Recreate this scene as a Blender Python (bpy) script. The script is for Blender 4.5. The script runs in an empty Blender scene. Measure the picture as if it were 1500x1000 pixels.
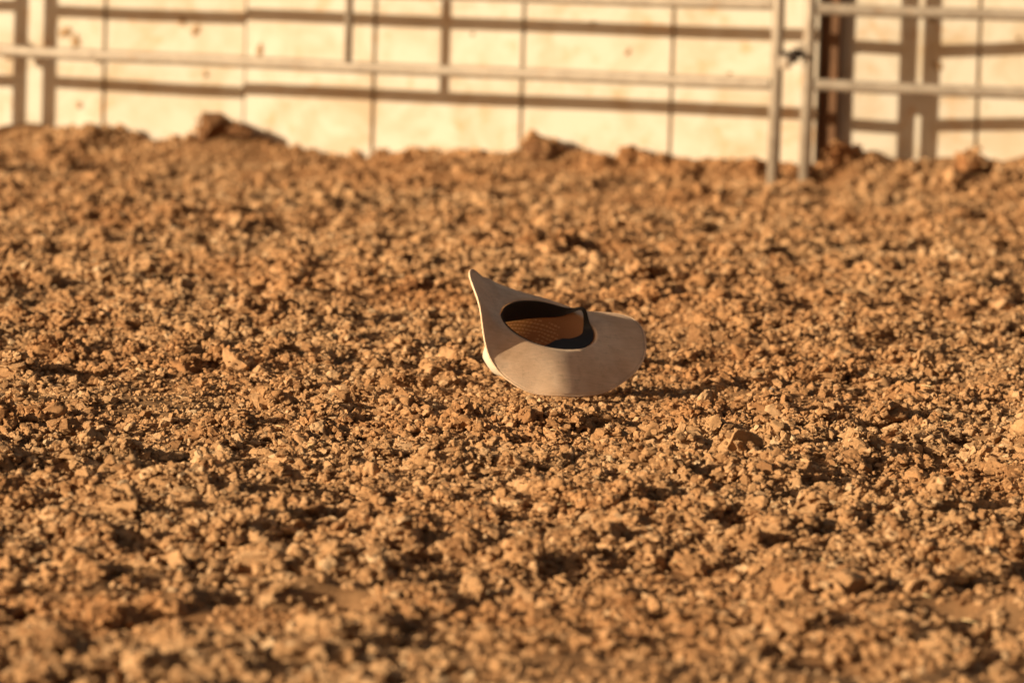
import bpy, math, random
import numpy as np
from mathutils import Vector, Matrix

rng = np.random.default_rng(7)
random.seed(7)
scene = bpy.context.scene

# ------------------------------------------------------------------ camera
CAM_H = 1.2
PITCH, ROLL = math.radians(5.2), math.radians(1.7)
LENS = 200.0
cam_d = bpy.data.cameras.new('camera')
cam = bpy.data.objects.new('camera', cam_d)
scene.collection.objects.link(cam)
fw = Vector((0, math.cos(PITCH), -math.sin(PITCH)))
r0 = Vector((1, 0, 0))
u0 = r0.cross(fw)
cr = r0 * math.cos(ROLL) + u0 * math.sin(ROLL)
cu = u0 * math.cos(ROLL) - r0 * math.sin(ROLL)
m = Matrix.Identity(4)
for i in range(3):
    m[i][0], m[i][1], m[i][2] = cr[i], cu[i], -fw[i]
m.translation = (0, 0, CAM_H)
cam.matrix_world = m
cam_d.lens = LENS
cam_d.sensor_width = 36
cam_d.clip_start = 0.1
cam_d.clip_end = 2000
cam_d.dof.use_dof = True
cam_d.dof.focus_distance = 11.25
cam_d.dof.aperture_fstop = 5.0
cam_d.dof.aperture_blades = 0
scene.camera = cam

# ------------------------------------------------------------------ light
SUN_AZ, SUN_EL = math.radians(58.5), math.radians(15.5)     # the sun stands behind and left of the camera
world = bpy.data.worlds.new('World')
scene.world = world
world.use_nodes = True
nt = world.node_tree
bg = nt.nodes['Background']
sky = nt.nodes.new('ShaderNodeTexSky')
sky.sky_type = 'NISHITA'
sky.sun_disc = False
sky.sun_elevation = SUN_EL
sky.sun_rotation = math.pi + SUN_AZ
sky.dust_density = 4.0
sky.air_density = 1.0
sky.ozone_density = 0.3
tint = nt.nodes.new('ShaderNodeMix')
tint.data_type = 'RGBA'
tint.blend_type = 'MULTIPLY'
tint.inputs[0].default_value = 1.0
tint.inputs[7].default_value = (1.0, 0.79, 0.62, 1)
nt.links.new(sky.outputs[0], tint.inputs[6])
nt.links.new(tint.outputs[2], bg.inputs[0])
bg.inputs[1].default_value = 0.056

sun_d = bpy.data.lights.new('sun', 'SUN')
sun_d.energy = 5.0
sun_d.angle = math.radians(0.53)
sun_d.color = (1.0, 0.83, 0.56)
sun = bpy.data.objects.new('sun', sun_d)
scene.collection.objects.link(sun)
sdir = Vector((math.sin(SUN_AZ) * math.cos(SUN_EL), math.cos(SUN_AZ) * math.cos(SUN_EL), -math.sin(SUN_EL)))
sun.rotation_euler = sdir.to_track_quat('-Z', 'Y').to_euler()
sun.location = (-6, -4, 6)

vs = scene.view_settings
vs.view_transform = 'Standard'
vs.look = 'None'
vs.exposure = 0.58
vs.gamma = 1.0

# ------------------------------------------------------------------ helpers
col = scene.collection


def tag(o, label=None, cat=None, group=None, kind=None):
    if label: o['label'] = label
    if cat: o['category'] = cat
    if group: o['group'] = group
    if kind: o['kind'] = kind
    return o


def empty(name, loc=(0, 0, 0), rz=0.0):
    o = bpy.data.objects.new(name, None)
    o.empty_display_size = 0.05
    o.location = loc
    o.rotation_euler = (0, 0, rz)
    col.objects.link(o)
    return o


def mesh(name, verts, faces, mat=None, smooth=False):
    me = bpy.data.meshes.new(name)
    me.from_pydata([tuple(v) for v in verts], [], [tuple(f) for f in faces])
    if mat: me.materials.append(mat)
    if smooth:
        me.polygons.foreach_set('use_smooth', [True] * len(me.polygons))
    me.update()
    return me


def obj(name, me, parent=None):
    o = bpy.data.objects.new(name, me)
    col.objects.link(o)
    if parent: o.parent = parent
    return o


class MB:
    def __init__(s):
        s.v, s.f, s.sm = [], [], []

    def box(s, x0, x1, y0, y1, z0, z1, bev=0.0):
        b = len(s.v)
        if bev <= 0:
            for z in (z0, z1):
                for (x, y) in ((x0, y0), (x1, y0), (x1, y1), (x0, y1)):
                    s.v.append((x, y, z))
            fs = [(3, 2, 1, 0), (4, 5, 6, 7), (0, 1, 5, 4), (1, 2, 6, 5), (2, 3, 7, 6), (3, 0, 4, 7)]
            s.f += [tuple(i + b for i in f) for f in fs]
            s.sm += [False] * 6
            return
        # chamfered along the vertical and horizontal edges of the front
        rings = [(z0, bev), (z0 + bev, 0), (z1 - bev, 0), (z1, bev)]
        for (z, k) in rings:
            q = bev + k
            for (x, y) in ((x0 + q, y0 + k), (x1 - q, y0 + k), (x1 - k, y0 + q), (x1 - k, y1 - q), (x1 - q, y1 - k),
                           (x0 + q, y1 - k), (x0 + k, y1 - q), (x0 + k, y0 + q)):
                s.v.append((x, y, z))
        n = 8
        for r in range(3):
            for i in range(n):
                j = (i + 1) % n
                s.f.append((b + r * n + i, b + r * n + j, b + (r + 1) * n + j, b + (r + 1) * n + i))
                s.sm.append(False)
        s.f.append(tuple(b + i for i in reversed(range(n))))
        s.f.append(tuple(b + 3 * n + i for i in range(n)))
        s.sm += [False, False]

    def tube(s, pts, r, n=14, cap=True):
        pts = [Vector(p) for p in pts]
        b = len(s.v)
        up = None
        for k, p in enumerate(pts):
            d = (pts[min(k + 1, len(pts) - 1)] - pts[max(k - 1, 0)]).normalized()
            if up is None:
                a = Vector((0, 0, 1)) if abs(d.z) < 0.9 else Vector((1, 0, 0))
                up = (a - d * a.dot(d)).normalized()
            else:
                up = (up - d * up.dot(d)).normalized()
            sd = d.cross(up)
            rr = r[k] if isinstance(r, (list, tuple)) else r
            for i in range(n):
                t = 2 * math.pi * i / n
                s.v.append(tuple(p + (sd * math.cos(t) + up * math.sin(t)) * rr))
        for k in range(len(pts) - 1):
            for i in range(n):
                j = (i + 1) % n
                s.f.append((b + k * n + i, b + k * n + j, b + (k + 1) * n + j, b + (k + 1) * n + i))
                s.sm.append(True)
        if cap:
            s.f.append(tuple(b + i for i in reversed(range(n))))
            s.f.append(tuple(b + (len(pts) - 1) * n + i for i in range(n)))
            s.sm += [False, False]

    def build(s, name, mat, parent=None):
        me = mesh(name, s.v, s.f, mat)
        me.polygons.foreach_set('use_smooth', s.sm)
        return obj(name, me, parent)


def hash2(ix, iy, seed):
    h = (ix.astype(np.int64) * 374761393 + iy.astype(np.int64) * 668265263 + seed * 974634777) & 0xFFFFFFFF
    h = ((h ^ (h >> 13)) * 1274126177) & 0xFFFFFFFF
    h = (h ^ (h >> 16)) & 0xFFFFFF
    return h / float(0xFFFFFF)


def vnoise(x, y, seed=0):
    ix, iy = np.floor(x), np.floor(y)
    fx, fy = x - ix, y - iy
    fx = fx * fx * fx * (fx * (fx * 6 - 15) + 10)
    fy = fy * fy * fy * (fy * (fy * 6 - 15) + 10)
    a, b = hash2(ix, iy, seed), hash2(ix + 1, iy, seed)
    c, d = hash2(ix, iy + 1, seed), hash2(ix + 1, iy + 1, seed)
    return ((a * (1 - fx) + b * fx) * (1 - fy) + (c * (1 - fx) + d * fx) * fy) * 2 - 1


def hash3(ix, iy, iz, seed):
    return hash2(ix + iz * 157, iy - iz * 311, seed)


def vnoise3(p, seed=0):
    i = np.floor(p)
    f = p - i
    f = f * f * (3 - 2 * f)
    out = 0
    for dx in (0, 1):
        for dy in (0, 1):
            for dz in (0, 1):
                w = (f[:, 0] if dx else 1 - f[:, 0]) * (f[:, 1] if dy else 1 - f[:, 1]) * (f[:, 2] if dz else 1 - f[:, 2])
                out = out + w * hash3(i[:, 0] + dx, i[:, 1] + dy, i[:, 2] + dz, seed)
    return out * 2 - 1


# ------------------------------------------------------------------ materials
def new_mat(name):
    mt = bpy.data.materials.new(name)
    mt.use_nodes = True
    t = mt.node_tree
    return mt, t, t.nodes['Principled BSDF']


def N(t, kind, **kw):
    n = t.nodes.new(kind)
    for k, v in kw.items():
        setattr(n, k, v)
    return n


def ramp(t, fac, stops):
    r = N(t, 'ShaderNodeValToRGB')
    e = r.color_ramp.elements
    while len(e) < len(stops): e.new(0.5)
    for k, (p, c) in enumerate(stops):
        e[k].position = p
        e[k].color = (*c, 1)
    t.links.new(fac, r.inputs[0])
    return r.outputs[0]


def noise(t, vec, scale, detail=4, rough=0.6, dist=0.0):
    n = N(t, 'ShaderNodeTexNoise')
    n.inputs['Scale'].default_value = scale
    n.inputs['Detail'].default_value = detail
    n.inputs['Roughness'].default_value = rough
    n.inputs['Distortion'].default_value = dist
    t.links.new(vec, n.inputs['Vector'])
    return n.outputs['Fac']


def mixc(t, fac, a, b, mode='MIX'):
    n = N(t, 'ShaderNodeMix', data_type='RGBA', blend_type=mode)
    for sock, v in ((n.inputs[0], fac), (n.inputs[6], a), (n.inputs[7], b)):
        if isinstance(v, (int, float)): sock.default_value = v
        elif isinstance(v, tuple): sock.default_value = (*v, 1)
        else: t.links.new(v, sock)
    return n.outputs[2]


def bump(t, h, strength, dist, bsdf):
    b = N(t, 'ShaderNodeBump')
    b.inputs['Strength'].default_value = strength
    b.inputs['Distance'].default_value = dist
    t.links.new(h, b.inputs['Height'])
    t.links.new(b.outputs[0], bsdf.inputs['Normal'])


def soil(name, stops, world_coord):
    mt, t, bs = new_mat(name)
    geo = N(t, 'ShaderNodeNewGeometry')
    info = N(t, 'ShaderNodeObjectInfo')
    big = noise(t, geo.outputs['Position'], 1.1, 3, 0.6)
    if world_coord:
        f = noise(t, geo.outputs['Position'], 30, 5, 0.7)
    else:
        f = info.outputs['Random']
    c = ramp(t, f, stops)
    # patches of darker, redder earth
    patch = ramp(t, big, [(0.40, (0.0,) * 3), (0.66, (1.0,) * 3)])
    c = mixc(t, patch, c, mixc(t, 1.0, c, (0.90, 0.78, 0.68), 'MULTIPLY'))
    g1 = noise(t, geo.outputs['Position'], 160, 5, 0.7)
    g = ramp(t, g1, [(0.30, (0.74, 0.72, 0.70)), (0.62, (1.08, 1.08, 1.08))])
    c = mixc(t, 1.0, c, g, 'MULTIPLY')
    t.links.new(c, bs.inputs['Base Color'])
    bs.inputs['Roughness'].default_value = 0.95
    bs.inputs['Specular IOR Level'].default_value = 0.15
    g2 = noise(t, geo.outputs['Position'], 420, 6, 0.75)
    bump(t, g2, 0.55, 0.004, bs)
    return mt


CLOD = [(0.0, (0.275, 0.150, 0.073)), (0.35, (0.405, 0.236, 0.118)), (0.75, (0.470, 0.283, 0.148)), (0.95, (0.540, 0.345, 0.195)), (1.0, (0.55, 0.39, 0.24))]
M = {}
M['clod'] = soil('dry_earth_clod', CLOD, False)
M['soil'] = soil('loose_arena_soil', [(0.3, (0.21, 0.115, 0.056)), (0.7, (0.33, 0.188, 0.092))], True)  # darker than the clods, putting the shade between them into the colour
M['red_clod'] = soil('reddish_earth_clod', [(0, (0.29, 0.135, 0.056)), (1, (0.33, 0.16, 0.07))], False)
M['dark_clod'] = soil('dark_shaded_clod', [(0, (0.17, 0.088, 0.044)), (1, (0.20, 0.105, 0.05))], False)  # dark tone also puts the shade on some lumps into the colour
M['pale_clod'] = soil('pale_chalky_clod', [(0, (0.50, 0.36, 0.19)), (1, (0.56, 0.40, 0.22))], False)
M['stone'] = soil('pale_stone', [(0, (0.56, 0.47, 0.35)), (1, (0.62, 0.52, 0.40))], False)
M['grey_stone'] = soil('grey_stone', [(0, (0.34, 0.31, 0.27)), (1, (0.38, 0.35, 0.30))], False)
M['straw'], t, bs = new_mat('dry_straw')
bs.inputs['Base Color'].default_value = (0.62, 0.46, 0.24, 1)
bs.inputs['Roughness'].default_value = 0.6

# white painted wall with grime
M['wall'], t, bs = new_mat('white_painted_board')
geo = N(t, 'ShaderNodeNewGeometry')
info = N(t, 'ShaderNodeObjectInfo')
sep = N(t, 'ShaderNodeSeparateXYZ')
t.links.new(geo.outputs['Position'], sep.inputs[0])
base = ramp(t, info.outputs['Random'], [(0, (0.515, 0.457, 0.380)), (1, (0.565, 0.505, 0.425))])
n1 = noise(t, geo.outputs['Position'], 4.5, 6, 0.66, 0.8)
f1 = ramp(t, n1, [(0.44, (0.0,) * 3), (0.66, (0.8,) * 3)])
c = mixc(t, f1, base, (0.42, 0.305, 0.185))
n2 = noise(t, geo.outputs['Position'], 11, 4, 0.6)
f2 = ramp(t, n2, [(0.56, (0.0,) * 3), (0.72, (0.75,) * 3)])
c = mixc(t, f2, c, (0.48, 0.29, 0.14))
n3 = noise(t, geo.outputs['Position'], 34, 3, 0.6)
f3 = ramp(t, n3, [(0.68, (0.0,) * 3), (0.76, (0.8,) * 3)])
c = mixc(t, f3, c, (0.42, 0.25, 0.13))
t.links.new(c, bs.inputs['Base Color'])
bs.inputs['Roughness'].default_value = 0.6
bump(t, n2, 0.1, 0.003, bs)

M['rust'], t, bs = new_mat('rusty_batten')
geo = N(t, 'ShaderNodeNewGeometry')
c = ramp(t, noise(t, geo.outputs['Position'], 14, 5, 0.7), [(0.3, (0.34, 0.22, 0.12)), (0.7, (0.50, 0.37, 0.23))])
t.links.new(c, bs.inputs['Base Color'])
bs.inputs['Roughness'].default_value = 0.9

M['mud'], t, bs = new_mat('dried_mud')
geo = N(t, 'ShaderNodeNewGeometry')
c = ramp(t, noise(t, geo.outputs['Position'], 60, 4, 0.7), [(0.3, (0.24, 0.15, 0.08)), (0.7, (0.38, 0.25, 0.14))])
t.links.new(c, bs.inputs['Base Color'])
bs.inputs['Roughness'].default_value = 0.95

M['post_wood'], t, bs = new_mat('weathered_brown_post')
geo = N(t, 'ShaderNodeNewGeometry')
mp = N(t, 'ShaderNodeMapping')
mp.inputs['Scale'].default_value = (40, 40, 4)
t.links.new(geo.outputs['Position'], mp.inputs[0])
nn = noise(t, mp.outputs[0], 1.0, 5, 0.7)
c = ramp(t, nn, [(0.3, (0.085, 0.04, 0.02)), (0.7, (0.21, 0.105, 0.05))])
t.links.new(c, bs.inputs['Base Color'])
bs.inputs['Roughness'].default_value = 0.9
bump(t, nn, 0.5, 0.006, bs)

M['steel'], t, bs = new_mat('dull_galvanised_steel')
geo = N(t, 'ShaderNodeNewGeometry')
nn = noise(t, geo.outputs['Position'], 22, 5, 0.65)
c = ramp(t, nn, [(0.3, (0.28, 0.225, 0.175)), (0.62, (0.40, 0.335, 0.27))])
n2 = noise(t, geo.outputs['Position'], 7, 5, 0.7)
c = mixc(t, ramp(t, n2, [(0.58, (0.0,) * 3), (0.70, (0.7,) * 3)]), c, (0.32, 0.19, 0.10))
t.links.new(c, bs.inputs['Base Color'])
bs.inputs['Roughness'].default_value = 0.5
bs.inputs['Metallic'].default_value = 0.15

M['black_iron'], t, bs = new_mat('black_iron')
bs.inputs['Base Color'].default_value = (0.03, 0.022, 0.018, 1)
bs.inputs['Roughness'].default_value = 0.9
bs.inputs['Specular IOR Level'].default_value = 0.1

# straw hat


def mth0(t, a, b):
    n = N(t, 'ShaderNodeMath', operation='ADD')
    t.links.new(a, n.inputs[0])
    t.links.new(b, n.inputs[1])
    return n.outputs[0]


M['hat'], t, bs = new_mat('tan_hat_straw')
tc = N(t, 'ShaderNodeTexCoord')
uvs = N(t, 'ShaderNodeMapping')
uvs.inputs['Scale'].default_value = (1, 1, 1)
t.links.new(tc.outputs['Object'], uvs.inputs[0])
n1 = noise(t, uvs.outputs[0], 18, 5, 0.65)
c = ramp(t, n1, [(0.3, (0.80, 0.555, 0.38)), (0.7, (0.88, 0.655, 0.475))])
n2 = noise(t, uvs.outputs[0], 60, 4, 0.7)
c = mixc(t, ramp(t, n2, [(0.54, (0.0,) * 3), (0.74, (0.60,) * 3)]), c, (0.44, 0.30, 0.19))
n4 = noise(t, uvs.outputs[0], 7, 3, 0.6)
c = mixc(t, ramp(t, n4, [(0.42, (0.0,) * 3), (0.64, (0.75,) * 3)]), c, (0.64, 0.40, 0.24))
t.links.new(c, bs.inputs['Base Color'])
bs.inputs['Roughness'].default_value = 0.75
wv = N(t, 'ShaderNodeTexWave')
wv.inputs['Scale'].default_value = 160
wv.inputs['Distortion'].default_value = 1.5
t.links.new(uvs.outputs[0], wv.inputs[0])
fib = N(t, 'ShaderNodeMapping')
fib.inputs['Scale'].default_value = (25, 240, 240)
t.links.new(tc.outputs['Object'], fib.inputs[0])
nf = noise(t, fib.outputs[0], 1.0, 5, 0.7)
c = mixc(t, 1.0, c, ramp(t, nf, [(0.25, (0.84, 0.82, 0.80)), (0.65, (1.05, 1.05, 1.05))]), 'MULTIPLY')
t.links.new(c, bs.inputs['Base Color'])
bump(t, mth0(t, wv.outputs['Fac'], nf), 0.30, 0.0014, bs)

M['crown'], t, bs = new_mat('vented_crown_straw')
uv = N(t, 'ShaderNodeUVMap')
sep = N(t, 'ShaderNodeSeparateXYZ')
wob = N(t, 'ShaderNodeTexNoise')
wob.inputs['Scale'].default_value = 45
t.links.new(uv.outputs[0], wob.inputs['Vector'])
wadd = N(t, 'ShaderNodeVectorMath', operation='MULTIPLY_ADD')
wadd.inputs[1].default_value = (0.012, 0.007, 0)
t.links.new(wob.outputs['Color'], wadd.inputs[0])
t.links.new(uv.outputs[0], wadd.inputs[2])
t.links.new(wadd.outputs[0], sep.inputs[0])


def mth(t, op, a, b=0.0):
    n = N(t, 'ShaderNodeMath', operation=op)
    for k, v in enumerate((a, b)):
        if isinstance(v, (int, float)): n.inputs[k].default_value = v
        else: t.links.new(v, n.inputs[k])
    return n.outputs[0]


# u = metres round the crown, v = metres up its side; rows of pale dots paint light coming through small vents
du = mth(t, 'ABSOLUTE', mth(t, 'SUBTRACT', mth(t, 'FRACT', mth(t, 'DIVIDE', sep.outputs[0], 0.0078)), 0.5))
dv = mth(t, 'ABSOLUTE', mth(t, 'SUBTRACT', mth(t, 'FRACT', mth(t, 'DIVIDE', sep.outputs[1], 0.0095)), 0.5))
vent_light = mth(t, 'MULTIPLY', mth(t, 'LESS_THAN', du, 0.34), mth(t, 'LESS_THAN', dv, 0.20))
nv = noise(t, uv.outputs[0], 22, 2, 0.5)
vent_light = mth(t, 'MULTIPLY', vent_light, mth(t, 'GREATER_THAN', nv, 0.50))
vent_light = mth(t, 'MULTIPLY', vent_light, mth(t, 'GREATER_THAN', sep.outputs[1], 0.046))
weave = N(t, 'ShaderNodeTexBrick')
weave.inputs['Scale'].default_value = 260
weave.inputs['Color1'].default_value = (0.68, 0.43, 0.25, 1)
weave.inputs['Color2'].default_value = (0.58, 0.35, 0.20, 1)
weave.inputs['Mortar'].default_value = (0.46, 0.26, 0.14, 1)
t.links.new(uv.outputs[0], weave.inputs[0])
backf = N(t, 'ShaderNodeNewGeometry')
inner = mixc(t, vent_light, weave.outputs[0], (0.84, 0.62, 0.38))
# sunlit tone outside; brown weave inside with light through vents painted as dots
t.links.new(inner, bs.inputs['Base Color'])
bs.inputs['Roughness'].default_value = 0.7
bump(t, weave.outputs['Fac'], 0.3, 0.001, bs)
tr = N(t, 'ShaderNodeBsdfTranslucent')
tr.inputs[0].default_value = (0.78, 0.43, 0.17, 1)
ms = N(t, 'ShaderNodeMixShader')
t.links.new(mth(t, 'ADD', mth(t, 'MULTIPLY', vent_light, 0.16), 0.34), ms.inputs[0])
t.links.new(mixc(t, vent_light, (0.74, 0.42, 0.21), (1.0, 0.74, 0.45)), tr.inputs[0])
t.links.new(bs.outputs[0], ms.inputs[1])
t.links.new(tr.outputs[0], ms.inputs[2])
out = t.nodes['Material Output']
t.links.new(ms.outputs[0], out.inputs[0])

M['crown_out'], t, bs = new_mat('sunlit_crown_straw')  # paler than the tan brim, so the sunlight on it is partly painted
tc = N(t, 'ShaderNodeTexCoord')
c = ramp(t, noise(t, tc.outputs['Object'], 40, 5, 0.65), [(0.3, (0.74, 0.66, 0.53)), (0.7, (0.82, 0.75, 0.62))])
t.links.new(c, bs.inputs['Base Color'])
bs.inputs['Roughness'].default_value = 0.7
tr = N(t, 'ShaderNodeBsdfTranslucent')
tr.inputs[0].default_value = (0.9, 0.72, 0.45, 1)
ms = N(t, 'ShaderNodeMixShader')
ms.inputs[0].default_value = 0.30
t.links.new(bs.outputs[0], ms.inputs[1])
t.links.new(tr.outputs[0], ms.inputs[2])
t.links.new(ms.outputs[0], t.nodes['Material Output'].inputs[0])

M['band'], t, bs = new_mat('black_sweatband')
bs.inputs['Base Color'].default_value = (0.022, 0.017, 0.015, 1)
bs.inputs['Roughness'].default_value = 0.7

# ------------------------------------------------------------------ layout of the fence and the walls
FY = math.radians(18)
FE = np.array([-math.cos(FY), math.sin(FY), 0.0])      # along the fence, towards the left
FN = np.array([math.sin(FY), math.cos(FY), 0.0])       # away from the camera
F0 = np.array([0.8705, 19.312, 0.0])                   # right hand foot of the long panel


def fp(tt, d=0.0, z=0.0):
    return F0 + FE * tt + FN * d + np.array([0, 0, z])


# ------------------------------------------------------------------ ground
GX0, GX1, GY0, GY1 = -3.4, 3.4, 6.6, 21.4
DX = 0.016
gx = np.arange(GX0, GX1 + 1e-6, DX)
gy = np.arange(GY0, GY1 + 1e-6, DX)
X, Y = np.meshgrid(gx, gy)
dents = []
for k in range(150):
    dents.append((rng.uniform(-2.2, 2.2), rng.uniform(7, 19), rng.uniform(0.045, 0.11), rng.uniform(0.02, 0.05)))
dents += [(-0.26, 8.62, 0.085, 0.045), (-0.37, 8.70, 0.06, 0.03), (0.86, 10.95, 0.10, 0.03), (-0.28, 12.95, 0.09, 0.035), (0.72, 8.5, 0.09, 0.035)]


for (pu, pv, pr, pd) in ((280, 415, 0.07, 0.05), (385, 515, 0.09, 0.05), (470, 420, 0.06, 0.045), (620, 530, 0.05, 0.04), (1300, 515, 0.08, 0.05), (1440, 655, 0.07, 0.05),
                         (1140, 575, 0.07, 0.04), (360, 885, 0.06, 0.05), (480, 880, 0.05, 0.05), (1390, 905, 0.06, 0.045), (850, 745, 0.05, 0.045), (80, 270, 0.09, 0.05), (1300, 330, 0.12, 0.06),
                         (60, 890, 0.05, 0.04), (960, 290, 0.08, 0.05)):
    dv = fw + cr * ((pu - 750) / (1500 * LENS / 36)) + cu * ((500 - pv) / (1500 * LENS / 36))
    dents.append((dv.x * -CAM_H / dv.z, dv.y * -CAM_H / dv.z, pr, pd))


def base_height(X, Y):
    Z = 0.018 * vnoise(X / 0.62, Y / 0.8, 1) + 0.016 * vnoise(X / 0.27, Y / 0.33, 2) + 0.009 * vnoise(X / 0.11, Y / 0.11, 3)
    Z += 0.006 * vnoise(X / 0.05, Y / 0.05, 4) + 0.004 * vnoise(X / 0.026, Y / 0.026, 5)
    for (dx, dy, r, dp) in dents:
        q = ((X - dx) / r) ** 2 + ((Y - dy) / (r * 1.3)) ** 2
        Z = Z - dp * np.exp(-q) + dp * 0.35 * np.exp(-((np.sqrt(q) - 1.7) / 0.5) ** 2)
    # loose earth banked up against the walls
    d = (X - F0[0]) * FN[0] + (Y - F0[1]) * FN[1]
    tt = (X - F0[0]) * FE[0] + (Y - F0[1]) * FE[1]
    s = np.clip((d + 0.11) / 0.42, 0, 1)
    s = s * s * (3 - 2 * s)
    h = 0.062 + 0.006 * np.clip((tt - 1.95) / 0.12, 0, 1) + 0.075 * np.clip((-0.10 - tt) / 0.15, 0, 1)
    h = h * (1 + 0.35 * vnoise(tt / 0.17, d / 0.3, 9))
    e = np.clip((Y - 17.2) / 1.6, 0, 1)
    Z = Z + s * h - 0.003 - 0.022 * e * e * (3 - 2 * e)
    # pressed flat where the hat lies
    w = np.exp(-(((X - 0.09) / 0.34) ** 2 + ((Y - 11.72) / 0.42) ** 2) ** 2)
    Z = Z * (1 - w) - 0.004 * w
    return Z


Z = base_height(X, Y)
ny, nx = X.shape
verts = np.stack([X.ravel(), Y.ravel(), Z.ravel()], 1)
idx = np.arange(nx * ny).reshape(ny, nx)
quads = np.stack([idx[:-1, :-1].ravel(), idx[:-1, 1:].ravel(), idx[1:, 1:].ravel(), idx[1:, :-1].ravel()], 1)
B = 900.0
ext = np.array([(-B, -B, -0.11), (B, -B, -0.11), (B, B, -0.11), (-B, B, -0.11)])
nv = len(verts)
verts = np.vstack([verts, ext])
quads = np.vstack([quads, [[nv, nv + 1, nv + 2, nv + 3]]])
me = bpy.data.meshes.new('ground')
me.vertices.add(len(verts))
me.vertices.foreach_set('co', verts.ravel())
me.loops.add(quads.size)
me.loops.foreach_set('vertex_index', quads.ravel().astype(np.int32))
me.polygons.add(len(quads))
me.polygons.foreach_set('loop_start', np.arange(0, quads.size, 4, dtype=np.int32))
me.polygons.foreach_set('use_smooth', np.ones(len(quads), dtype=bool))
me.update(calc_edges=True)
me.materials.append(M['soil'])
ground = obj('ground', me)
tag(ground, 'dry brown tilled arena dirt covering the whole floor', None, None, 'structure')

# ------------------------------------------------------------------ white walls


def wall(label, loc, rz, edges, height, name='board_wall'):
    """edges: x positions of the panel joints in the wall's own frame, front face at y = 0"""
    root = empty(name, loc, rz)
    tag(root, label, 'wall', 'white board walls behind the fence')
    z0 = -0.15
    for k in range(len(edges) - 1):
        a, b = edges[k], edges[k + 1]
        mb = MB()
        g = 0.0055
        off = random.uniform(-0.002, 0.002)
        mb.box(a + g, b - g, off, 0.02, z0, height + random.uniform(-0.006, 0.006), 0.003)
        pn = mb.build('wall_panel', M['wall'], root)
        pn['x0'], pn['x1'] = a, b
    for a in edges[1:-1]:
        mb = MB()
        mb.box(a - 0.03, a + 0.03, 0.0215, 0.05, z0, height - 0.02)
        mb.build('batten', M['rust'], root)
    for z in (0.25, 1.0, height - 0.2):
        mb = MB()
        mb.box(edges[0] + 0.02, edges[-1] - 0.02, 0.0525, 0.10, z, z + 0.09)
        mb.build('back_rail', M['rust'], root)
    return root


WH = 1.95
# in a wall's own frame +x runs to the right (-FE), so t = -x
wall_m = wall('long white board wall section standing forward behind the middle of the steel fence',
     fp(0, 0.297), -FY, [-2.043, -1.552, -1.002, -0.456, 0.070], WH)
wall_l = wall('white board wall section set back at the left with mud stains near two post shadows',
     fp(0, 0.341), -FY, [-5.22, -4.69, -4.17, -3.64, -3.12, -2.595, -2.052], WH)
WB = math.radians(12)
wall_r = wall('white board wall section at the right beside the dark brown post',
     (1.096, 19.646, 0), -WB, [0.0, 0.490, 0.99, 1.50, 2.01], WH)

pb = MB()
pb.box(-0.034, 0.034, 0.0, 0.12, -0.3, 2.05, 0.004)
p = pb.build('timber_post', M['post_wood'])
p.location = (1.061, 19.604, 0)
p.rotation_euler = (0, 0, -WB)
tag(p, 'dark brown weathered post between the middle and right hand white wall sections', 'post')

# ------------------------------------------------------------------ steel corral panels
RAILS = [0.345, 0.613, 0.881, 1.149, 1.417, 1.685]


def corral_panel(label, loc, rz, length, braces, lugs, name='corral_panel'):
    root = empty(name, loc, rz)
    tag(root, label, 'fence panel', 'steel corral panels in the fence')
    for x in (0.0, length):
        mb = MB()
        mb.tube([(x, 0, -0.12), (x, 0, 0.6), (x, 0, 1.2), (x, 0, 1.71)], 0.0215, 18)
        mb.build('post', M['steel'], root)
    for z in RAILS:
        mb = MB()
        pts = []
        for k in range(13):
            q = k / 12
            pts.append((0.02 + (length - 0.04) * q, 0.004 * math.sin(q * 9 + z * 7), z - (0.009 * (1 - q) if z == RAILS[1] else 0.0) - 0.005 * math.sin(math.pi * q) + 0.0015 * math.sin(q * 17 + z * 5)))
        mb.tube(pts, 0.0205, 16, cap=False)
        mb.build('rail', M['steel'], root)
    for bx in braces:
        mb = MB()
        mb.tube([(bx, -0.001, RAILS[0]), (bx, -0.001, RAILS[-1])], 0.0145, 12)
        mb.build('brace', M['steel'], root)
    for (x, z, sgn) in lugs:
        mb = MB()
        mb.box(x + (0.012 if sgn > 0 else -0.045), x + (0.045 if sgn > 0 else -0.012), -0.02, 0.02, z - 0.022, z + 0.022, 0.003)
        mb.build('pin_lug', M['steel'], root)
    return root


PLEN = 3.10
pa = corral_panel('long steel tube corral panel in front of the middle white wall, with a middle brace',
                  fp(PLEN), -FY, PLEN, [PLEN - 1.545], [(0, 0.42, -1), (PLEN, 0.42, 1), (0, 1.3, -1), (PLEN, 1.3, 1)])
YB = math.radians(3)
b0 = np.array([0.978, 19.313, 0.0])
pb_ = corral_panel('steel tube corral panel at the right edge, in front of the dark post',
                   tuple(b0), -YB, 2.6, [1.3], [(0, 0.46, -1), (0, 1.34, -1)])
pc = corral_panel('steel tube corral panel whose end post stands beyond the left edge',
                  fp(PLEN + 0.115 + 2.6), -FY, 2.6, [1.3], [(2.6, 0.46, 1), (2.6, 1.34, 1)])
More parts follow.
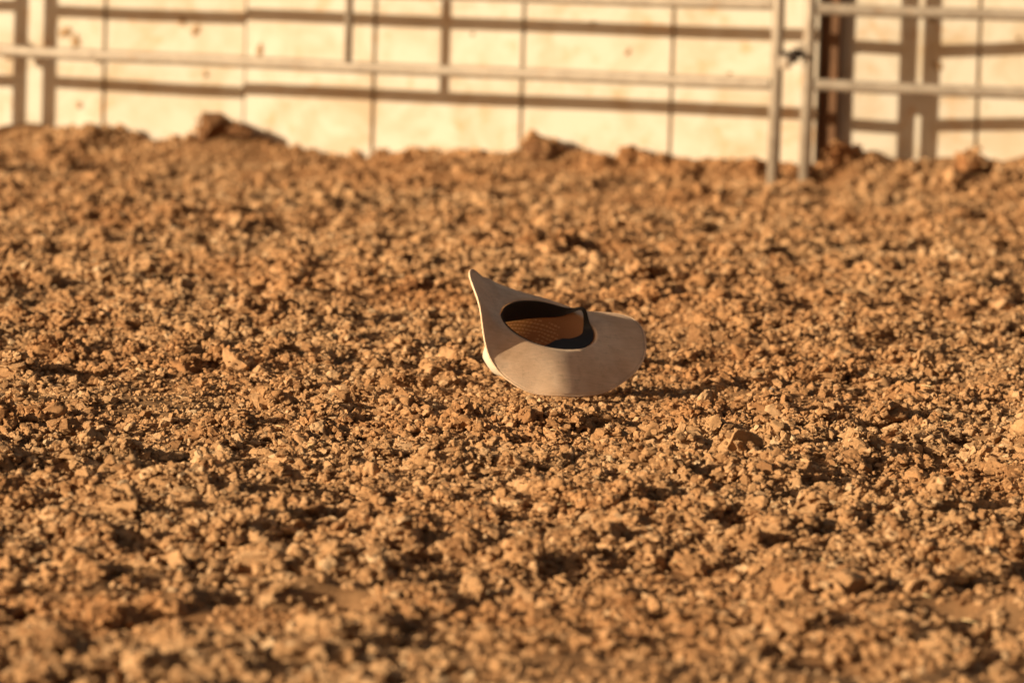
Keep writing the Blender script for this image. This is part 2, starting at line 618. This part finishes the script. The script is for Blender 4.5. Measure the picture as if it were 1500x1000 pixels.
# drop pins that lock two neighbouring panels together
for (c0, zz, lab) in ((0.5 * (F0 + b0), 0.435, 'black iron drop pin joining the two right hand fence posts'),
                      (fp(PLEN + 0.057), 0.435, 'black iron drop pin joining the two left hand fence posts')):
    mb = MB()
    mb.tube([(0.012, -0.022, -0.016), (0.012, -0.022, 0.032)], 0.012, 10)
    mb.tube([(-0.036, -0.022, 0.012), (0.036, -0.022, 0.012)], 0.0115, 10)
    p = mb.build('drop_pin', M['black_iron'])
    p.location = (c0[0], c0[1], zz)
    p.rotation_euler = (0, 0, -FY)
    tag(p, lab, 'pin')

# ------------------------------------------------------------------ mud thrown on the walls


def mud(wallo, x, z, r, stretch=1.0, lean=0.0):
    """a flattened splash of dried mud, a few millimetres thick, on the board behind it"""
    pan = next(c for c in wallo.children if c.name.startswith('wall_panel') and c['x0'] < x < c['x1'])
    n, rows = 22, 4
    v, f = [], []
    rr = [r * (0.62 + 0.38 * random.random()) * (1.25 if i % 5 == 0 else 1) for i in range(n)]
    for k in range(rows):
        q = 1 - k / rows
        for i in range(n):
            t = 2 * math.pi * i / n
            a, b = math.cos(t) * rr[i] * q, math.sin(t) * rr[i] * q * stretch
            v.append((x + a + lean * b, -0.0022 - 0.006 * math.sin(math.pi / 2 * k / rows) * (0.6 + 0.4 * random.random()), z + b))
    v.append((x, -0.008, z))
    for k in range(rows - 1):
        for i in range(n):
            j = (i + 1) % n
            f.append((k * n + i, k * n + j, (k + 1) * n + j, (k + 1) * n + i))
    for i in range(n):
        f.append(((rows - 1) * n + i, (rows - 1) * n + (i + 1) % n, rows * n))
    obj('mud_splat', mesh('mud_splat', v, f, M['mud'], True), pan)


for (x, z, r, st, le) in ((-2.75, 0.405, 0.030, 0.8, 0.3), (-2.71, 0.372, 0.022, 1.3, 0.0), (-2.247, 0.431, 0.017, 1.5, 0.3), (-2.30, 0.461, 0.012, 1.8, 0.1),
                          (-2.206, 0.275, 0.010, 1.6, 0.0), (-2.21, 0.325, 0.008, 1.5, 0.0), (-2.69, 0.144, 0.014, 1.0, 0.0), (-2.97, 0.312, 0.022, 0.9, 0.3),
                          (-2.62, 0.30, 0.008, 1, 0), (-2.45, 0.21, 0.007, 1, 0)):
    mud(wall_l, x, z, r, st, le)
for (x, z, r, st, le) in ((-1.985, 0.372, 0.014, 2.2, 0.0), (-0.62, 0.42, 0.010, 1.4, 0.4), (-0.75, 0.515, 0.012, 0.8, 0.5), (-1.19, 0.46, 0.008, 1, 0), (-0.25, 0.36, 0.008, 1, 0)):
    mud(wall_m, x, z, r, st, le)
for (x, z, r, st, le) in ((0.345, 0.413, 0.020, 0.8, -0.5), (0.32, 0.57, 0.014, 0.8, 0.2), (0.62, 0.52, 0.009, 1, 0), (0.06, 0.45, 0.012, 0.6, 0)):
    mud(wall_r, x, z, r, st, le)

# ------------------------------------------------------------------ clod shapes


def icosphere(sub):
    f = (1 + 5 ** 0.5) / 2
    v = [(-1, f, 0), (1, f, 0), (-1, -f, 0), (1, -f, 0), (0, -1, f), (0, 1, f), (0, -1, -f), (0, 1, -f), (f, 0, -1), (f, 0, 1), (-f, 0, -1), (-f, 0, 1)]
    fs = [(0, 11, 5), (0, 5, 1), (0, 1, 7), (0, 7, 10), (0, 10, 11), (1, 5, 9), (5, 11, 4), (11, 10, 2), (10, 7, 6), (7, 1, 8),
          (3, 9, 4), (3, 4, 2), (3, 2, 6), (3, 6, 8), (3, 8, 9), (4, 9, 5), (2, 4, 11), (6, 2, 10), (8, 6, 7), (9, 8, 1)]
    v = [np.array(p) / np.linalg.norm(p) for p in v]
    for _ in range(sub):
        cache, nf = {}, []

        def mid(a, b):
            k = (min(a, b), max(a, b))
            if k not in cache:
                q = v[a] + v[b]
                v.append(q / np.linalg.norm(q))
                cache[k] = len(v) - 1
            return cache[k]
        for (a, b, c) in fs:
            ab, bc, ca = mid(a, b), mid(b, c), mid(c, a)
            nf += [(a, ab, ca), (b, bc, ab), (c, ca, bc), (ab, bc, ca)]
        fs = nf
    return np.array(v), fs


ICO = {s: icosphere(s) for s in (2, 3, 4)}


def clod_verts(seed, sub, rough=1.0, planes=13):
    """a lump of dry earth about 1 across: a ball chopped by random planes, then crumbled"""
    r = np.random.default_rng(seed)
    v, f = ICO[sub]
    p = v.copy()
    for k in range(planes):
        n = r.normal(size=3)
        n /= np.linalg.norm(n)
        h = r.uniform(0.38, 0.80)
        d = p @ n
        over = np.maximum(d - h, 0)
        p = p - np.outer(over * 0.97, n)
    off = r.uniform(-50, 50, 3)
    rad = 1 + rough * (0.24 * vnoise3(v * 1.3 + off, seed) + 0.10 * vnoise3(v * 2.9 + off, seed + 1)
                       + 0.06 * vnoise3(v * 6.1 + off, seed + 2) + 0.05 * vnoise3(v * 12.5 + off, seed + 3))
    # crumbled bits: rounded grains stuck to the surface
    g = np.abs(vnoise3(v * 4.2 + off, seed + 5))
    rad -= rough * 0.06 * (1 - np.clip(g * 4, 0, 1))
    p = p * rad[:, None]
    p -= p.mean(0)
    p /= (p.max(0) - p.min(0)).mean()
    return p, f


clod_meshes = {}


def clod_mesh(mat, seed, sub, rough=1.0, planes=13):
    p, f = clod_verts(seed, sub, rough, planes)
    me = mesh('dirt_clod', p, f, M[mat], True)
    return me


NVAR = 18
src = bpy.data.collections.new('clod_shapes')
for k in range(NVAR):
    o = bpy.data.objects.new('clod_shape_%02d' % k, clod_mesh('clod', 100 + k, 3 if k % 3 else 4, 1.0 if k % 4 else 0.75))
    src.objects.link(o)

# ------------------------------------------------------------------ scattering the earth
HAT_C = (0.085, 12.02)


def band(y):
    return 0.09 * y * 1.12 + 0.8


def scatter(n_per_m2, dmin, dmax, power, y0=7.1, y1=20.3, clump=1.0):
    ys = np.arange(y0, y1, 0.25)
    out = []
    for y in ys:
        w = band(y)
        cnt = rng.poisson(n_per_m2 * 2 * w * 0.25)
        x = rng.uniform(-w, w, cnt)
        yy = rng.uniform(y, y + 0.25, cnt)
        u = rng.uniform(0, 1, cnt)
        a = 1 - power
        d = (dmin ** a + u * (dmax ** a - dmin ** a)) ** (1 / a)
        out.append(np.stack([x, yy, d], 1))
    q = np.vstack(out)
    # leave the strip behind the wall empty
    dd = (q[:, 0] - F0[0]) * FN[0] + (q[:, 1] - F0[1]) * FN[1]
    keep = dd < 0.287
    # patchiness
    pn = vnoise(q[:, 0] / 0.35, q[:, 1] / 0.35, 21)
    keep &= rng.uniform(-1.3, 0.9, len(q)) < clump * pn + 0.45
    return q[keep]


big = scatter(170, 0.032, 0.085, 2.8, clump=2.6)
mid_ = scatter(1500, 0.018, 0.034, 2.4, clump=1.8)
small = scatter(3600, 0.010, 0.019, 2.2)
fine = scatter(8500, 0.0055, 0.010, 2.0, 9.0, 14.2)

# no clod pokes through the hat
HX0, HX1, HY0, HY1 = -0.16, 0.34, 11.45, 12.10


def clear_hat(q, lim):
    ins = (q[:, 0] > HX0) & (q[:, 0] < HX1) & (q[:, 1] > HY0) & (q[:, 1] < HY1) & (q[:, 2] > lim)
    return q[~ins]


big, mid_ = clear_hat(big, 0.0), clear_hat(mid_, 0.022)

H = Z.copy()


def sampleH(x, y):
    fx = np.clip((x - GX0) / DX, 0, nx - 1.001)
    fy = np.clip((y - GY0) / DX, 0, ny - 1.001)
    ix, iy = fx.astype(int), fy.astype(int)
    ax, ay = fx - ix, fy - iy
    return (H[iy, ix] * (1 - ax) + H[iy, ix + 1] * ax) * (1 - ay) + (H[iy + 1, ix] * (1 - ax) + H[iy + 1, ix + 1] * ax) * ay


def stamp(x, y, z, d):
    """raise the height field where a clod lies, so that smaller ones come to rest on it"""
    r = 0.5 * d
    i0, i1 = int((x - r - GX0) / DX), int((x + r - GX0) / DX) + 2
    j0, j1 = int((y - r - GY0) / DX), int((y + r - GY0) / DX) + 2
    i0, j0, i1, j1 = max(i0, 0), max(j0, 0), min(i1, nx), min(j1, ny)
    if i0 >= i1 or j0 >= j1: return
    q = ((gx[i0:i1] - x) ** 2)[None, :] + ((gy[j0:j1] - y) ** 2)[:, None]
    top = z + 0.30 * d * np.sqrt(np.maximum(1 - q / (r * r), 0)) - 0.35 * d * (q > r * r)
    H[j0:j1, i0:i1] = np.maximum(H[j0:j1, i0:i1], np.where(q < r * r, top, -9))


focal = 1500 * LENS / 36


def to_px(x, y, z):
    v = np.stack([x, y, z - CAM_H], 1)
    dep = v @ np.array(fw)
    return 750 + focal * (v @ np.array(cr)) / dep, 500 - focal * (v @ np.array(cu)) / dep, dep


def ground_at(px, py, z=0.0):
    d = fw + cr * ((px - 750) / focal) + cu * ((500 - py) / focal)
    tt = (z - CAM_H) / d.z
    return d.x * tt, d.y * tt


# the lumps one can point at: pixel of the base, width, height ratio, material, label
SPECIAL = [
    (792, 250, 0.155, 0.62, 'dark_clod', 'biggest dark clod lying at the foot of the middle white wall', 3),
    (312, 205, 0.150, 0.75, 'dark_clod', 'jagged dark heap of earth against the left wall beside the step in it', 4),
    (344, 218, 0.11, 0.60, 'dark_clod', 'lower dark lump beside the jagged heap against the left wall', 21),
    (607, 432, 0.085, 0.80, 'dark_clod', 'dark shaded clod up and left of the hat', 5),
    (667, 620, 0.050, 0.75, 'pale_clod', 'pale angular clod just below and left of the hat', 6),
    (366, 590, 0.036, 0.50, 'stone', 'flat pale stone left of the hat at the level of its brim', 7),
    (1257, 727, 0.030, 0.80, 'stone', 'small pale rounded stone in the lower right dirt', 8),
    (1130, 582, 0.046, 0.55, 'grey_stone', 'grey flat stone right of the hat', 9),
    (1316, 655, 0.082, 0.55, 'red_clod', 'broad reddish clod in deep shade at the right', 10),
    (1078, 692, 0.070, 0.85, 'clod', 'tall crumbly clod below and right of the hat', 11),
    (1376, 748, 0.082, 0.55, 'clod', 'wide knobbly clod low at the right with a dark shadow', 12),
    (492, 890, 0.078, 0.85, 'clod', 'blurred tall clod in the foreground beside a deep shadowed hollow', 13),
    (408, 778, 0.052, 0.75, 'pale_clod', 'pale blurred clod in the lower left foreground', 14),
    (10, 742, 0.052, 0.80, 'clod', 'rounded clod cut by the left edge of the photo', 15),
    (190, 698, 0.042, 0.80, 'pale_clod', 'pale angular clod at the left in the sharp strip of dirt', 16),
    (460, 652, 0.034, 0.65, 'pale_clod', 'square pale chip left of the hat in the sharp strip of dirt', 17),
    (1232, 248, 0.13, 0.60, 'red_clod', 'reddish heap of clods at the foot of the dark brown post', 18),
    (1420, 250, 0.12, 0.65, 'red_clod', 'large reddish lump against the right wall near the edge', 19),
    (175, 300, 0.075, 0.70, 'clod', 'large blurred clod below the paired post shadows at the left', 20),
]
for (px, py, w, hr, mat, lab, seed) in SPECIAL:
    x, y = ground_at(px, py)
    if py < 260:                                              # these lie against the wall
        dv = fw + cr * ((px - 750) / focal) + cu * ((500 - py) / focal)
        pw = fp(0, 0.20)
        k_ = ((pw[0]) * FN[0] + pw[1] * FN[1]) / (dv.x * FN[0] + dv.y * FN[1])
        x, y = dv.x * k_, dv.y * k_
    x, y = np.array([x]), np.array([y])
    z0 = float(sampleH(x, y)[0])
    me = clod_mesh(mat, 500 + seed, 4, 0.9 if mat not in ('stone', 'grey_stone') else 0.35)
    o = obj('dirt_clod' if 'stone' not in mat else 'pebble', me)
    o.location = (x[0], y[0], z0 + w * hr * (0.42 if py < 260 else 0.30))
    o.scale = (w, w * 0.85, w * hr)
    o.rotation_euler = (random.uniform(-0.2, 0.2), random.uniform(-0.2, 0.2), random.uniform(0, 6.28))
    tag(o, lab, 'clod' if 'stone' not in mat else 'stone')
    stamp(x[0], y[0], z0 + w * hr * 0.3, w)


def place(q, lift):
    z = sampleH(q[:, 0], q[:, 1])
    fl = rng.uniform(0.55, 0.95, len(q))                 # flatness
    zc = z + q[:, 2] * fl * rng.uniform(lift[0], lift[1], len(q))
    return zc, fl


zb, fb = place(big, (0.12, 0.34))
for k in range(len(big)):
    stamp(big[k, 0], big[k, 1], zb[k], big[k, 2])
zm, fm = place(mid_, (0.10, 0.36))
for k in range(len(mid_)):
    if mid_[k, 2] > 0.024:
        stamp(mid_[k, 0], mid_[k, 1], zm[k], mid_[k, 2])
zs, fs_ = place(small, (0.05, 0.40))
zf, ff = place(fine, (0.05, 0.45))

allq = np.vstack([big, mid_, small, fine])
allz = np.concatenate([zb, zm, zs, zf])
alls = np.concatenate([fb, fm, fs_, ff])
nA = len(allq)
rot = np.stack([rng.uniform(-0.5, 0.5, nA), rng.uniform(-0.5, 0.5, nA), rng.uniform(0, 6.283, nA)], 1)
scl = np.stack([allq[:, 2], allq[:, 2] * rng.uniform(0.75, 1.1, nA), allq[:, 2] * alls], 1)
vid = rng.integers(0, NVAR, nA)

# the 270 clods that show largest are objects of their own
px, py, dep = to_px(allq[:, 0], allq[:, 1], allz)
size = allq[:, 2] / dep
size[(px < 5) | (px > 1495) | (py < 5) | (py > 1010)] = 0
pick = np.argsort(-size)[:270]
mask = np.ones(nA, bool)
shapes = [o.data for o in src.objects]
proto = None


def where(u, v):
    """where in the scene a clod lies, told by what is near it"""
    if v > 800: a = 'blurred lump of brown earth in the nearest dirt, '
    elif v > 600: a = 'sharp crumbly clod of brown earth in front of the hat, '
    elif v > 400: a = 'brown clod level with the hat on the dirt, '
    else: a = 'soft blurred clod behind the hat towards the fence, '
    b = ('by the left edge', 'left of the middle', 'below or above the hat', 'right of the hat', 'by the right edge')[min(4, int(u / 300))]
    if b.startswith('below'): b = 'straight below the hat' if v > 600 else ('close beside it' if v > 400 else 'straight beyond it')
    return a + b


for k in pick:
    mask[k] = False
    if proto is None:
        o = proto = obj('dirt_clod', shapes[vid[k]])
    else:
        o = proto.copy()
        o.data = shapes[vid[k]]
        col.objects.link(o)
    tag(o, where(px[k], py[k]), 'clod', 'larger clods on the arena dirt')
    o.location = (allq[k, 0], allq[k, 1], allz[k])
    o.rotation_euler = rot[k]
    o.scale = scl[k]
print('clods', nA)

pm = bpy.data.meshes.new('clod_litter')
keep = np.where(mask)[0]
pm.vertices.add(len(keep))
pm.vertices.foreach_set('co', np.stack([allq[keep, 0], allq[keep, 1], allz[keep]], 1).ravel())
for nm, tp, arr, key in (('rot', 'FLOAT_VECTOR', rot[keep], 'vector'), ('scl', 'FLOAT_VECTOR', scl[keep], 'vector'), ('vid', 'INT', vid[keep], 'value')):
    at = pm.attributes.new(nm, tp, 'POINT')
    at.data.foreach_set(key, np.ascontiguousarray(arr).ravel())
pm.update()
litter = obj('loose_clods', pm)
tag(litter, 'small crumbs and clods of dry brown earth strewn over the arena floor', None, None, 'stuff')
ng = bpy.data.node_groups.new('strew_clods', 'GeometryNodeTree')
ng.interface.new_socket('Geometry', in_out='INPUT', socket_type='NodeSocketGeometry')
ng.interface.new_socket('Geometry', in_out='OUTPUT', socket_type='NodeSocketGeometry')
gi, go = ng.nodes.new('NodeGroupInput'), ng.nodes.new('NodeGroupOutput')
iop = ng.nodes.new('GeometryNodeInstanceOnPoints')
ci = ng.nodes.new('GeometryNodeCollectionInfo')
ci.inputs['Collection'].default_value = src
ci.inputs['Separate Children'].default_value = True
ci.inputs['Reset Children'].default_value = True


def named(nm, tp):
    n = ng.nodes.new('GeometryNodeInputNamedAttribute')
    n.data_type = tp
    n.inputs[0].default_value = nm
    return n.outputs[0]


e2r = ng.nodes.new('FunctionNodeEulerToRotation')
ng.links.new(named('rot', 'FLOAT_VECTOR'), e2r.inputs[0])
ng.links.new(gi.outputs[0], iop.inputs['Points'])
ng.links.new(ci.outputs[0], iop.inputs['Instance'])
iop.inputs['Pick Instance'].default_value = True
ng.links.new(named('vid', 'INT'), iop.inputs['Instance Index'])
ng.links.new(e2r.outputs[0], iop.inputs['Rotation'])
ng.links.new(named('scl', 'FLOAT_VECTOR'), iop.inputs['Scale'])
ng.links.new(iop.outputs[0], go.inputs[0])
md = litter.modifiers.new('strew', 'NODES')
md.node_group = ng

# straw slivers lying on the dirt
mb = MB()
for k in range(230):
    y = rng.uniform(8.5, 16)
    x = rng.uniform(-band(y), band(y))
    z = float(sampleH(np.array([x]), np.array([y]))[0]) + 0.006
    a, L = rng.uniform(0, 6.28), rng.uniform(0.008, 0.035)
    dz = rng.uniform(-0.25, 0.35)
    p0 = Vector((x, y, z))
    p1 = p0 + Vector((math.cos(a), math.sin(a), dz)) * L * 0.5
    p2 = p1 + Vector((math.cos(a + 0.3), math.sin(a + 0.3), dz - 0.2)) * L * 0.5
    mb.tube([p0, p1, p2], 0.0011, 5)
o = mb.build('straw_slivers', M['straw'])
tag(o, 'thin pale slivers of straw scattered on the dirt', None, None, 'stuff')

# ------------------------------------------------------------------ the hat
# own frame: x from front (-) to back (+), y across, z towards the top of the crown
HA, HB = 0.1238, 0.0755
NT, NS = 120, 16


def hole(th):
    return np.array([-HA * math.cos(th), HB * math.sin(th)])          # th = 0 at the front


BR_ANG = [-180, -140, -110, -80, -50, -25, 0, 25, 50, 80, 110, 140]
BR_LEN = [0.1270, 0.0955, 0.0884, 0.0858, 0.0775, 0.1001, 0.079, 0.0826, 0.094, 0.102, 0.098, 0.1010]     # horizontal reach of the brim
BR_RISE = [-0.0020, 0.064, 0.0543, 0.0343, -0.0087, -0.0497, -0.0346, 0.0355, 0.056, 0.043, 0.036, 0.0265]
BR_POW = [1.8, 1.5, 1.3, 1.3, 1.4, 1.6, 1.6, 1.3, 1.15, 1.15, 1.2, 1.5]


def periodic(th, vals):
    """smooth periodic interpolation over the angle round the hat"""
    deg = (math.degrees(th) + 180) % 360 - 180
    n = len(vals)
    A = lambda i: BR_ANG[i % n] + 360 * (i // n)
    V = lambda i: vals[i % n]
    k = max(i for i in range(n) if BR_ANG[i] <= deg + 1e-9)
    T = lambda i: (V(i + 1) - V(i - 1)) / (A(i + 1) - A(i - 1))
    h = A(k + 1) - A(k)
    f = (deg - A(k)) / h
    f2, f3 = f * f, f ** 3
    return (2 * f3 - 3 * f2 + 1) * V(k) + (f3 - 2 * f2 + f) * T(k) * h + (-2 * f3 + 3 * f2) * V(k + 1) + (f3 - f2) * T(k + 1) * h


def brim_pt(th, s):
    h = hole(th)
    nrm = np.array([-math.cos(th) * HB, math.sin(th) * HA])
    nrm /= np.linalg.norm(nrm)
    L, R, P = periodic(th, BR_LEN), periodic(th, BR_RISE), periodic(th, BR_POW)
    dg = (math.degrees(th) + 360) % 360
    L += 0.017 * math.exp(-((dg - 188) / 10) ** 2) * s                  # the squarer back corner
    q = h + nrm * L * s
    z = R * s ** P + s * s * (0.0016 * math.sin(3 * th + 1.1) + 0.0011 * math.sin(7 * th + 0.4) + 0.0007 * math.sin(13 * th))
    return (q[0], q[1], z)


def ring_mesh(name, mat, rows, closed=True, uvf=None):
    n = len(rows[0])
    v = [p for r in rows for p in r]
    f = []
    for k in range(len(rows) - 1):
        for i in range(n if closed else n - 1):
            j = (i + 1) % n
            f.append((k * n + i, k * n + j, (k + 1) * n + j, (k + 1) * n + i))
    me = mesh(name, v, f, mat, True)
    return me


hat = empty('cowboy_hat', (0, 0, 0))
tag(hat, 'tan straw cowboy hat lying tipped over on the dirt, black sweatband showing', 'hat')
ths = [2 * math.pi * i / NT for i in range(NT)]
rows = [[brim_pt(th, k / NS) for th in ths] for k in range(NS + 1)]
brim = obj('brim', ring_mesh('brim', M['hat'], rows), hat)
so = brim.modifiers.new('thick', 'SOLIDIFY')
so.thickness = 0.0028
so.offset = 0.0
# rolled edge of the brim
mb = MB()
pts = [Vector(brim_pt(th, 1.0)) for th in ths]
b = 0
n = 8
for i in range(NT):
    d = (pts[(i + 1) % NT] - pts[i - 1]).normalized()
    a = Vector((0, 0, 1))
    up = (a - d * a.dot(d)).normalized()
    sd = d.cross(up)
    for k in range(n):
        q = 2 * math.pi * k / n
        mb.v.append(tuple(pts[i] + (sd * math.cos(q) + up * math.sin(q)) * 0.0023))
for i in range(NT):
    for k in range(n):
        j, l = (i + 1) % NT, (k + 1) % n
        mb.f.append((i * n + k, i * n + l, j * n + l, j * n + k))
        mb.sm.append(True)
mb.build('brim_edge', M['hat'], hat)

# crown: sides, rounded shoulder and a creased top, pinched towards the front
CH = 0.126
prof = [(0.0, 1.0), (0.010, 0.99), (0.03, 0.985), (0.05, 0.98), (0.07, 0.97), (0.09, 0.955), (0.104, 0.93), (0.113, 0.88), (0.118, 0.79),
        (0.118, 0.66), (0.116, 0.52), (0.110, 0.36), (0.104, 0.18), (0.102, 0.02)]
rows, uvrows = [], []
for (z, k) in prof:
    r, ur = [], []
    z *= CH / 0.118
    for th in ths:
        h = hole(th)
        pinch = 1.0 - 0.12 * max(0, math.cos(th)) ** 2 * min(1, z / 0.09) * (abs(math.sin(th)) ** 0.5)
        x, y = h[0] * k + 0.010 * max(0, math.cos(th)) * min(1.0, z / 0.09) ** 1.4, h[1] * k * pinch
        zz = z * (1.0 + 0.04 * math.cos(th))
        dent = 0.022 * math.exp(-((y / 0.018) ** 2)) * max(0.0, min(1.0, (0.95 - k) / 0.3))
        side = 0.016 * math.exp(-((abs(y) - 0.048) / 0.016) ** 2) * math.exp(-((x + 0.055) / 0.035) ** 2) * max(0.0, min(1.0, (0.97 - k) / 0.2))
        r.append((x, y, zz - dent - side))
        ur.append((th * 0.093, z if k > 0.8 else 0.116 + (0.8 - k) * 0.09))
    rows.append(r)
    uvrows.append(ur)
cm = ring_mesh('crown', M['crown'], rows)
uvl = cm.uv_layers.new(name='UVMap')
flat = [u for r in uvrows for u in r]
for poly in cm.polygons:
    us = [flat[cm.loops[li].vertex_index][0] for li in poly.loop_indices]
    wrap = max(us) - min(us) > 0.3
    for li in poly.loop_indices:
        u, v_ = flat[cm.loops[li].vertex_index]
        if wrap and u < 0.2: u += 2 * math.pi * 0.093
        uvl.data[li].uv = (u, v_)
crown = obj('crown', cm, hat)
so = crown.modifiers.new('thick', 'SOLIDIFY')
so.thickness = 0.0022
so.offset = 1.0
so.material_offset = 1
cm.materials.append(M['crown_out'])
ss = crown.modifiers.new('smooth', 'SUBSURF')
ss.levels = 1
ss.render_levels = 1

# sweatband: a black strip round the inside, pulled out at the near back so it leans over the opening


def smooth(a, b, x):
    q = min(1, max(0, (x - a) / (b - a)))
    return q * q * (3 - 2 * q)


rows = []
for k in range(15):
    s = k / 14
    r = []
    for i in range(200):
        th = 2 * math.pi * i / 200
        deg = math.degrees(th)
        # amount by which the strip has come loose (the near side is 0..180 degrees)
        loose = smooth(5, 110, deg) * (1 - smooth(125, 200, deg))
        curl = math.exp(-((deg - 208) / 15) ** 2)
        h = hole(th)
        z_in = 0.056 - 0.038 * smooth(120, 172, deg) * (1 - smooth(205, 290, deg))
        ins = 0.004 + 0.004 * s
        base_s = s
        z = -0.0015 + z_in * base_s
        scale = 1 - ins / 0.09
        # loose stretch: its free edge leans in over the opening
        lean = loose * s
        scale -= lean * 0.50
        z = z * (1 - 0.80 * loose) + 0.003 * loose
        # the curl: the strip stands out of the hat as a small loop
        z = z * (1 - 0.62 * curl) - curl * 0.028
        scale -= curl * 0.05
        r.append((h[0] * scale, h[1] * scale, z))
    rows.append(r)
bm_ = ring_mesh('sweatband', M['band'], rows)
bo = obj('sweatband', bm_, hat)
so = bo.modifiers.new('thick', 'SOLIDIFY')
so.thickness = 0.0016

# pose: long axis tilted down to the right, crown turned away from the camera and down
a = Vector((0.78335, 0.61511, -0.0895)).normalized()
nrm = Vector((0.43995, -0.44694, 0.7789))
nrm = (nrm - a * nrm.dot(a)).normalized()
zc = -nrm
yc = zc.cross(a)
hm = Matrix.Identity(4)
for i in range(3):
    hm[i][0], hm[i][1], hm[i][2] = a[i], yc[i], zc[i]
hd = fw + cr * ((803 - 750) / focal) + cu * ((500 - 476) / focal)
hm.translation = Vector((0, 0, CAM_H)) + hd * (11.89 / hd.y)
hm = hm @ Matrix.Scale(0.99, 4)
hat.matrix_world = hm
print('hat centre', hm.translation, 'y axis', yc)
